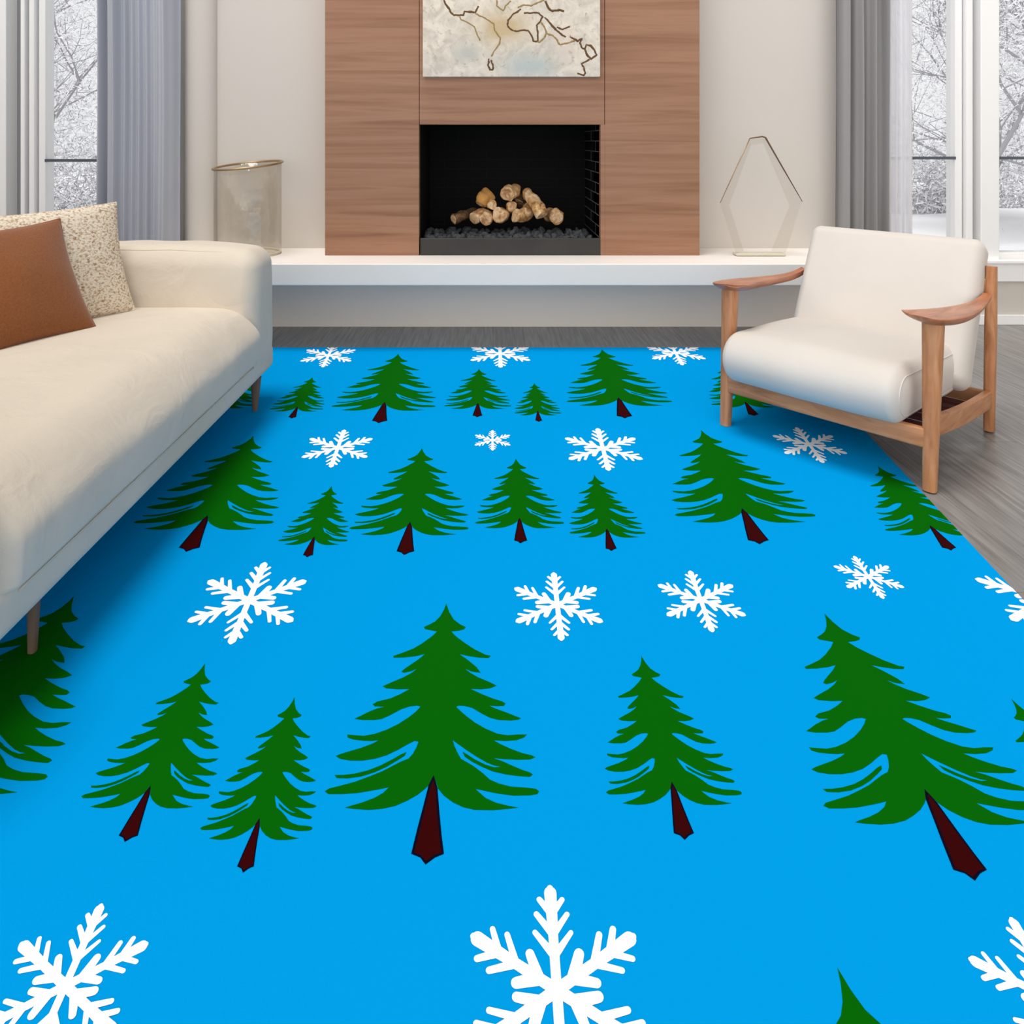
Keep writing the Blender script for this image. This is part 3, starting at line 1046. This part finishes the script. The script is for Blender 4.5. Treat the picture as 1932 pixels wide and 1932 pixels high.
def wr(x, y, z, k=.004, s_=4):
    n_ = noise.noise_vector(Vector((x * s_, y * s_ * .6, z * s_)))
    return (x + k * n_.x, y + k * n_.y, z + k * n_.z)


a = MB(); a.rbox(-2.10, -1.015, 1.27, 3.33, .15, .27, .035, seg=4, mid=16)
spart(a, 'base_frame', M['sofa'], smooth=True)


def seat_fn(x, y, z):
    t = (x + 1.88) / .89
    top = max(0, min(1, (z - .32) / .12))
    z += .020 * top * math.sin(math.pi * max(0, min(1, (y - 1.45) / 1.65))) * max(0, 1 - ((x + 1.5) / .55) ** 2)
    # front edge sags slightly below the middle
    z -= top * .028 * max(0, (x + 1.22) / .22) ** 2
    fr = max(0, (x + 1.12) / .12)
    x += .008 * fr * math.sin(math.pi * (z - .22) / .26)
    if z < .265: z = .240 + (z - .09) * (.025 / .175)
    return wr(x, y, z, .005, 5)


a = MB(); a.rbox(-1.90, -.998, 1.465, 3.10, .09, .485, (.16, .05, .13), seg=9, mid=26, fn=seat_fn)
sc = spart(a, 'seat_cushion', M['sofa'], smooth=True)
a = MB(); a.tube([(-1.0135, 1.53 + 1.5 * k / 30, .238) for k in range(31)], .003, n=6)
a.build('piping', M['sofa'], sc, smooth=True)


def arm_fn(x, y, z):
    # soft, pillowed arm: crown on top, slight sag of the top front corner
    cx = max(0, min(1, (-1.0 - x) / .35))
    top = max(0, (z - .55) / .18)
    z -= .022 * top * (1 - cx) ** 2
    z += .008 * top * math.sin(math.pi * max(0, min(1, (x + 2.1) / 1.1)))
    y += .012 * math.sin(math.pi * min(1, max(0, (z - .2) / .5))) * (-1 if y < 3.2 else 1)
    return wr(x, y, z, .006, 6)


for y0, y1 in ((3.065, 3.345), (1.185, 1.465)):
    def fn_(x, y, z, d=y0 - 3.065):
        q = arm_fn(x, y - d, z)
        return (q[0], q[1] + d, q[2])
    a = MB(); a.rbox(-2.12, -1.012, y0, y1, .152, .735, (.075, .085, .085), seg=8, mid=16, fn=fn_)
    ar = spart(a, 'arm', M['sofa'], smooth=True)
    a = MB()
    seam = []
    for k in range(61):
        an = 2 * math.pi * k / 60
        c_, s_ = math.cos(an), math.sin(an)
        L = (abs(c_) ** 8 + abs(s_) ** 8) ** (1 / 8)
        x, y = -1.566 + .505 * c_ / L, (y0 + y1) / 2 + .105 * s_ / L
        seam.append(fn_(x, y, .718))
    a.tube(seam, .003, n=6, cap=False)
    a.build('piping', M['sofa'], ar, smooth=True)
a = MB(); a.rbox(-2.12, -1.86, 1.30, 3.25, .16, .75, .08, seg=6, mid=14, fn=lambda x, y, z: wr(x, y, z))
spart(a, 'backrest', M['sofa'], smooth=True)
for x, y in ((-1.052, 3.165), (-1.078, 1.675), (-2.02, 3.165), (-2.02, 1.675)):
    a = MB(); a.tube([(x, y, .004), (x + .004, y, .155)], [(.010, .010), (.016, .024)] if y > 2 else [(.010, .009), (.015, .013)], n=16, power=3, flat=Vector((0, 1, 0)))
    spart(a, 'leg', M['sofa_leg'], smooth=True, auto=50)


def pillow(name, c00, c10, c01, thick, mt, label, pinch=.06, pipe=None, power=.5):
    """c00 lower near corner, c10 lower far corner, c01 upper near corner"""
    c00, c10, c01 = Vector(c00), Vector(c10), Vector(c01)
    U, V_ = c10 - c00, c01 - c00
    N_ = U.cross(V_).normalized()
    if N_.x < 0: N_ = -N_
    cen_ = c00 + U / 2
    root = tag(empty(name, cen_), label, 'cushion')
    n = 36
    vs, fs = [], []
    rim = []
    for side in (1, -1):
        for j in range(n + 1):
            for i in range(n + 1):
                u, v = i / n * 2 - 1, j / n * 2 - 1
                # finer toward the edges
                u = math.sin(u * math.pi / 2); v = math.sin(v * math.pi / 2)
                h = (max(0, 1 - u * u) * max(0, 1 - v * v)) ** power
                uu = u * (1 - pinch * (1 - v * v)); vv = v * (1 - pinch * (1 - u * u))
                p = c00 + U * (uu + 1) / 2 + V_ * (vv + 1) / 2 + N_ * side * thick / 2 * h
                p += N_ * .006 * noise.noise(p * 9) * h
                vs.append(p - cen_)
                if side == 1 and (i in (0, n) or j in (0, n)): rim.append((i, j, p - cen_))
    N2 = (n + 1) ** 2
    for j in range(n):
        for i in range(n):
            q = j * (n + 1) + i
            fs.append((q, q + 1, q + n + 2, q + n + 1)); fs.append((N2 + q, N2 + q + n + 1, N2 + q + n + 2, N2 + q + 1))
    a = MB(); a.add(vs, fs)
    body = a.build('cushion_cover', mt, root, smooth=True)
    g_ = {(i, j): p for i, j, p in rim}
    loop = [g_[(i, 0)] for i in range(n)] + [g_[(n, j)] for j in range(n)] + [g_[(i, n)] for i in range(n, 0, -1)] + [g_[(0, j)] for j in range(n, 0, -1)]
    a = MB(); a.tube(loop + [loop[0]], .0035, n=6, cap=False)
    a.build('seam', mt, root, smooth=True)
    return root


# lower near, lower far, upper near corners
pillow('throw_pillow', (-1.71, 2.275, .475), (-1.485, 2.685, .488), (-1.92, 2.39, .88), .16, M['tan'],
       'plain rust-brown square cushion leaning at the front of the sofa seat', pinch=.085)
pillow('throw_pillow', (-1.87, 2.41, .475), (-1.502, 3.00, .49), (-1.99, 2.49, .918), .14, M['boucle'],
       'speckled cream boucle cushion behind the rust-brown one', pinch=.06)

# ------------------------------------------------------------------ rug
RUG = [(-1.62, .55), (1.20, .55), (1.694, 4.135), (-1.62, 4.135)]


def clip(poly):
    for k in range(4):
        (ax, ay), (bx, by_) = RUG[k], RUG[(k + 1) % 4]
        out = []
        sd = lambda p: (bx - ax) * (p[1] - ay) - (by_ - ay) * (p[0] - ax)
        for i in range(len(poly)):
            p, q = poly[i], poly[(i + 1) % len(poly)]
            sp, sq = sd(p), sd(q)
            if sp >= 0: out.append(p)
            if (sp >= 0) != (sq >= 0):
                t = sp / (sp - sq)
                out.append((p[0] + (q[0] - p[0]) * t, p[1] + (q[1] - p[1]) * t))
        poly = out
        if len(poly) < 3: return []
    return poly


def cloth(U, Wv):
    """printed pattern coordinates -> place on the rug"""
    d = 1 - 220 * Wv
    return (1.2 * (U - 4 * Wv) / d, 1620 * Wv / d)


rug = MB()
RT = .004
rug.add([(x, y, 0.0005) for x, y in RUG] + [(x, y, RT) for x, y in RUG], [(4, 5, 6, 7), (0, 1, 5, 4), (1, 2, 6, 5), (2, 3, 7, 6), (3, 0, 4, 7)], 0)


def print_poly(pts, z, mi):
    P_ = [Vector((x, y, 0)) for x, y in pts]
    for tri in tessellate_polygon([P_]):
        t = [tuple(P_[i][:2]) for i in tri]
        ar = (t[1][0] - t[0][0]) * (t[2][1] - t[0][1]) - (t[1][1] - t[0][1]) * (t[2][0] - t[0][0])
        if ar < 0: t = t[::-1]
        c_ = clip(t)
        if len(c_) >= 3:
            rug.add([(x, y, RT + z) for x, y in c_], [tuple(range(len(c_)))], mi)


TEMPL = {}
for ln_ in '''
CROWN = "-0.001,-0.009 -0.012,0.025 -0.032,0.061 -0.060,0.088 -0.094,0.105 -0.124,0.117 -0.116,0.128 -0.077,0.134 -0.043,0.140 -0.070,0.164 -0.126,0.201 -0.174,0.226 -0.231,0.245 -0.281,0.260 -0.277,0.268 -0.218,0.267 -0.152,0.261 -0.101,0.251 -0.133,0.275 -0.175,0.300 -0.206,0.319 -0.222,0.332 -0.207,0.337 -0.171,0.331 -0.137,0.319 -0.165,0.338 -0.211,0.359 -0.265,0.378 -0.313,0.396 -0.292,0.405 -0.227,0.409 -0.165,0.408 -0.208,0.428 -0.260,0.447 -0.328,0.460 -0.351,0.472 -0.336,0.480 -0.286,0.481 -0.322,0.488 -0.366,0.502 -0.401,0.517 -0.432,0.529 -0.389,0.534 -0.328,0.534 -0.290,0.530 -0.247,0.514 -0.197,0.492 -0.152,0.480 -0.113,0.477 -0.095,0.481 -0.117,0.501 -0.152,0.524 -0.202,0.550 -0.259,0.572 -0.316,0.587 -0.367,0.594 -0.413,0.592 -0.453,0.589 -0.448,0.600 -0.416,0.608 -0.362,0.612 -0.325,0.613 -0.288,0.610 -0.316,0.622 -0.371,0.638 -0.434,0.652 -0.468,0.660 -0.488,0.667 -0.463,0.677 -0.411,0.683 -0.352,0.683 -0.296,0.677 -0.240,0.665 -0.185,0.645 -0.137,0.624 -0.108,0.613 -0.087,0.615 -0.094,0.635 -0.109,0.659 -0.128,0.676 -0.163,0.686 -0.204,0.702 -0.250,0.720 -0.304,0.736 -0.370,0.754 -0.437,0.767 -0.487,0.776 -0.505,0.785 -0.485,0.794 -0.422,0.794 -0.354,0.791 -0.293,0.784 -0.238,0.777 -0.206,0.772 -0.229,0.790 -0.267,0.806 -0.319,0.820 -0.364,0.829 -0.395,0.836 -0.355,0.840 -0.286,0.843 -0.225,0.840 -0.165,0.831 -0.113,0.815 -0.068,0.797 -0.035,0.778 -0.019,0.766 0.002,0.732 0.027,0.776 0.057,0.799 0.101,0.820 0.149,0.835 0.204,0.843 0.286,0.844 0.354,0.840 0.404,0.836 0.361,0.831 0.300,0.821 0.252,0.806 0.220,0.787 0.204,0.777 0.244,0.783 0.307,0.792 0.383,0.799 0.460,0.798 0.495,0.794 0.504,0.785 0.489,0.777 0.441,0.773 0.371,0.770 0.315,0.760 0.272,0.747 0.237,0.725 0.193,0.702 0.164,0.690 0.130,0.677 0.110,0.653 0.094,0.630 0.085,0.610 0.108,0.622 0.154,0.645 0.206,0.669 0.258,0.690 0.294,0.700 0.328,0.704 0.294,0.706 0.251,0.697 0.199,0.679 0.155,0.659 0.136,0.652 0.148,0.669 0.185,0.687 0.236,0.705 0.287,0.720 0.351,0.730 0.415,0.736 0.464,0.738 0.479,0.730 0.465,0.723 0.430,0.715 0.380,0.700 0.330,0.684 0.287,0.674 0.345,0.678 0.410,0.680 0.469,0.679 0.497,0.671 0.477,0.664 0.434,0.657 0.375,0.641 0.324,0.624 0.291,0.610 0.347,0.613 0.407,0.610 0.445,0.600 0.460,0.589 0.415,0.589 0.362,0.592 0.310,0.586 0.249,0.567 0.195,0.544 0.148,0.518 0.112,0.495 0.093,0.481 0.107,0.477 0.138,0.478 0.178,0.486 0.225,0.507 0.272,0.525 0.318,0.534 0.379,0.536 0.418,0.533 0.434,0.527 0.403,0.518 0.357,0.504 0.303,0.489 0.268,0.477 0.311,0.479 0.346,0.478 0.355,0.468 0.335,0.459 0.288,0.448 0.224,0.428 0.167,0.407 0.223,0.409 0.272,0.405 0.309,0.394 0.272,0.379 0.206,0.357 0.164,0.338 0.132,0.319 0.172,0.332 0.220,0.337 0.197,0.312 0.145,0.278 0.097,0.251 0.153,0.261 0.212,0.268 0.263,0.270 0.277,0.259 0.246,0.254 0.186,0.230 0.124,0.197 0.070,0.164 0.042,0.140 0.086,0.136 0.117,0.129 0.127,0.117 0.093,0.104 0.051,0.077 0.021,0.037"
SLIVER = "-0.142,0.653 -0.167,0.661 -0.208,0.679 -0.262,0.700 -0.316,0.716 -0.377,0.727 -0.433,0.732 -0.474,0.732 -0.462,0.742 -0.409,0.743 -0.346,0.737 -0.285,0.723 -0.232,0.705 -0.185,0.684 -0.148,0.666"
TRUNK_EDGE = "0.002,0.732 0.015,0.756 0.025,0.776 0.042,0.854 0.059,0.923 0.073,0.970 0.035,0.980 -0.004,0.999 -0.029,0.980 -0.070,0.970 -0.053,0.898 -0.035,0.831 -0.019,0.766"
TRUNK = "0.003,0.749 0.016,0.780 0.031,0.854 0.048,0.923 0.061,0.968 0.031,0.974 -0.004,0.990 -0.026,0.975 -0.057,0.966 -0.041,0.898 -0.024,0.831 -0.010,0.776"
'''.strip().splitlines():
    k_, v_ = ln_.split(' = ')
    TEMPL[k_] = [tuple(map(float, q.split(','))) for q in v_.strip('"').split()]


def print_tree(tx, ty, by_, cw):
    """tip (tx, ty), foot row by_, crown width cw, in print rows and columns"""
    U0, W0, W1 = (tx - 926) / (ty - 45), 1 / (ty - 45), 1 / (by_ - 45)
    for nm, z, mi in (('CROWN', .0004, 1), ('SLIVER', .00045, 1), ('TRUNK_EDGE', .0006, 3), ('TRUNK', .0008, 2)):
        print_poly([cloth(U0 + u * cw, W0 - t * (W0 - W1)) for u, t in TEMPL[nm]], z, mi)


ARM_V = [((0, 0), (0, .50), .045, .045), ((0, .45), (0, .92), .045, .060), ((0, .86), (0, .97), .058, .03), ((0, .70), (.125, .85), .034, .024), ((0, .50), (.165, .70), .034, .024),
         ((0, .30), (.190, .52), .036, .022)]
ARM_D = [((0, 0), (0, .50), .052, .046), ((0, .45), (0, .92), .045, .064), ((0, .86), (0, .97), .060, .03), ((0, .66), (.160, .83), .034, .026), ((0, .46), (.190, .67), .034, .026),
         ((0, .20), (.150, .38), .052, .040)]


def print_flake(cx, cy, R):
    U0, W0 = (cx - 926) / (cy - 45), 1 / (cy - 45)
    z = .0004
    for k in range(6):
        an = math.radians(30 + 60 * k)
        dx, dy = math.cos(an), math.sin(an)
        segs = ARM_V if k in (1, 4) else ARM_D
        for (a0, a1), (b0, b1), r0, r1 in segs:
            for sg in ((1, -1) if b0 else (1,)):
                p, q = (a0 * sg, a1), (b0 * sg, b1)
                L = math.hypot(q[0] - p[0], q[1] - p[1])
                r0, r1 = r0 * 1.12, r1 * 1.14
                tx_, ty_ = (q[0] - p[0]) / L, (q[1] - p[1]) / L
                out = []
                for s_ in range(9):
                    t = math.pi * s_ / 8
                    out.append((q[0] + r1 * (tx_ * math.sin(t) + ty_ * math.cos(t)), q[1] + r1 * (ty_ * math.sin(t) - tx_ * math.cos(t))))
                out.append((p[0] - ty_ * r0, p[1] + tx_ * r0)); out.append((p[0] + ty_ * r0, p[1] - tx_ * r0))
                world_ = []
                for lx, ly in out:
                    u = dx * ly + dy * lx; v = dy * ly - dx * lx
                    world_.append(cloth(U0 + u * R, W0 + v * R / 1560))
                print_poly(world_, z, 4)
                z += .000012


for t_ in [(842, 1145, 1637, .276), (1210.7, 1243.4, 1590, .1745), (1557.4, 1163.7, 1667.6, .278), (386, 1257.3, 1594, .1645), (555.2, 1321.4, 1652, .138),
           (138, 1130.5, 1603, .276), (477.4, 825.6, 1044.3, .279), (625.4, 920.3, 1054.5, .133), (795.9, 848.9, 1050.4, .2345), (973.3, 868.3, 1028.2, .1765),
           (1121.2, 899, 1042.6, .148), (1323.5, 814.7, 1030, .2835), (1656.6, 882.4, 1041.6, .19), (589.1, 713.8, 791.5, .1385), (751.2, 669.5, 800.5, .270),
           (903.6, 697.8, 789.2, .175), (1007.9, 725, 797.9, .120), (1135.4, 661.2, 791.4, .2775), (1362, 695, 786.7, .185), (470, 690, 790, .18),
           (1583.2, 1839, 3650, .24), (1909.7, 1324.3, 1684, .14)]:
    print_tree(*t_)
for f_ in [(1051.5, 1144, .0835), (469.8, 1136, .1014), (1321.9, 1135, .0765), (1638, 1091, .058), (1970, 1133, .103), (1137.5, 848.3, .0973), (637.5, 847, .0868),
           (929.3, 832.6, .0486), (1526.7, 840.6, .0834), (619.8, 672.1, .0864), (943.7, 668.9, .1015), (1274.8, 667.2, .0916), (1050.8, 1874, .1037), (123.2, 1866, .080),
           (2002, 1900, .0815)]:
    print_flake(*f_)
ro = rug.build('area_rug', [mat('rug_blue', rgb(2, 153, 226), .95, .0, bump=.15, bscale=500), mat('rug_green', rgb(2, 97, 2), .95, .05),
                            mat('rug_maroon', rgb(54, 2, 4), .95, .05), mat('rug_navy', rgb(6, 8, 30), .95, .05), mat('rug_white', rgb(252, 254, 254), .95, .05)])
tag(ro, 'bright blue rug printed with green fir trees and white snowflakes', 'rug')
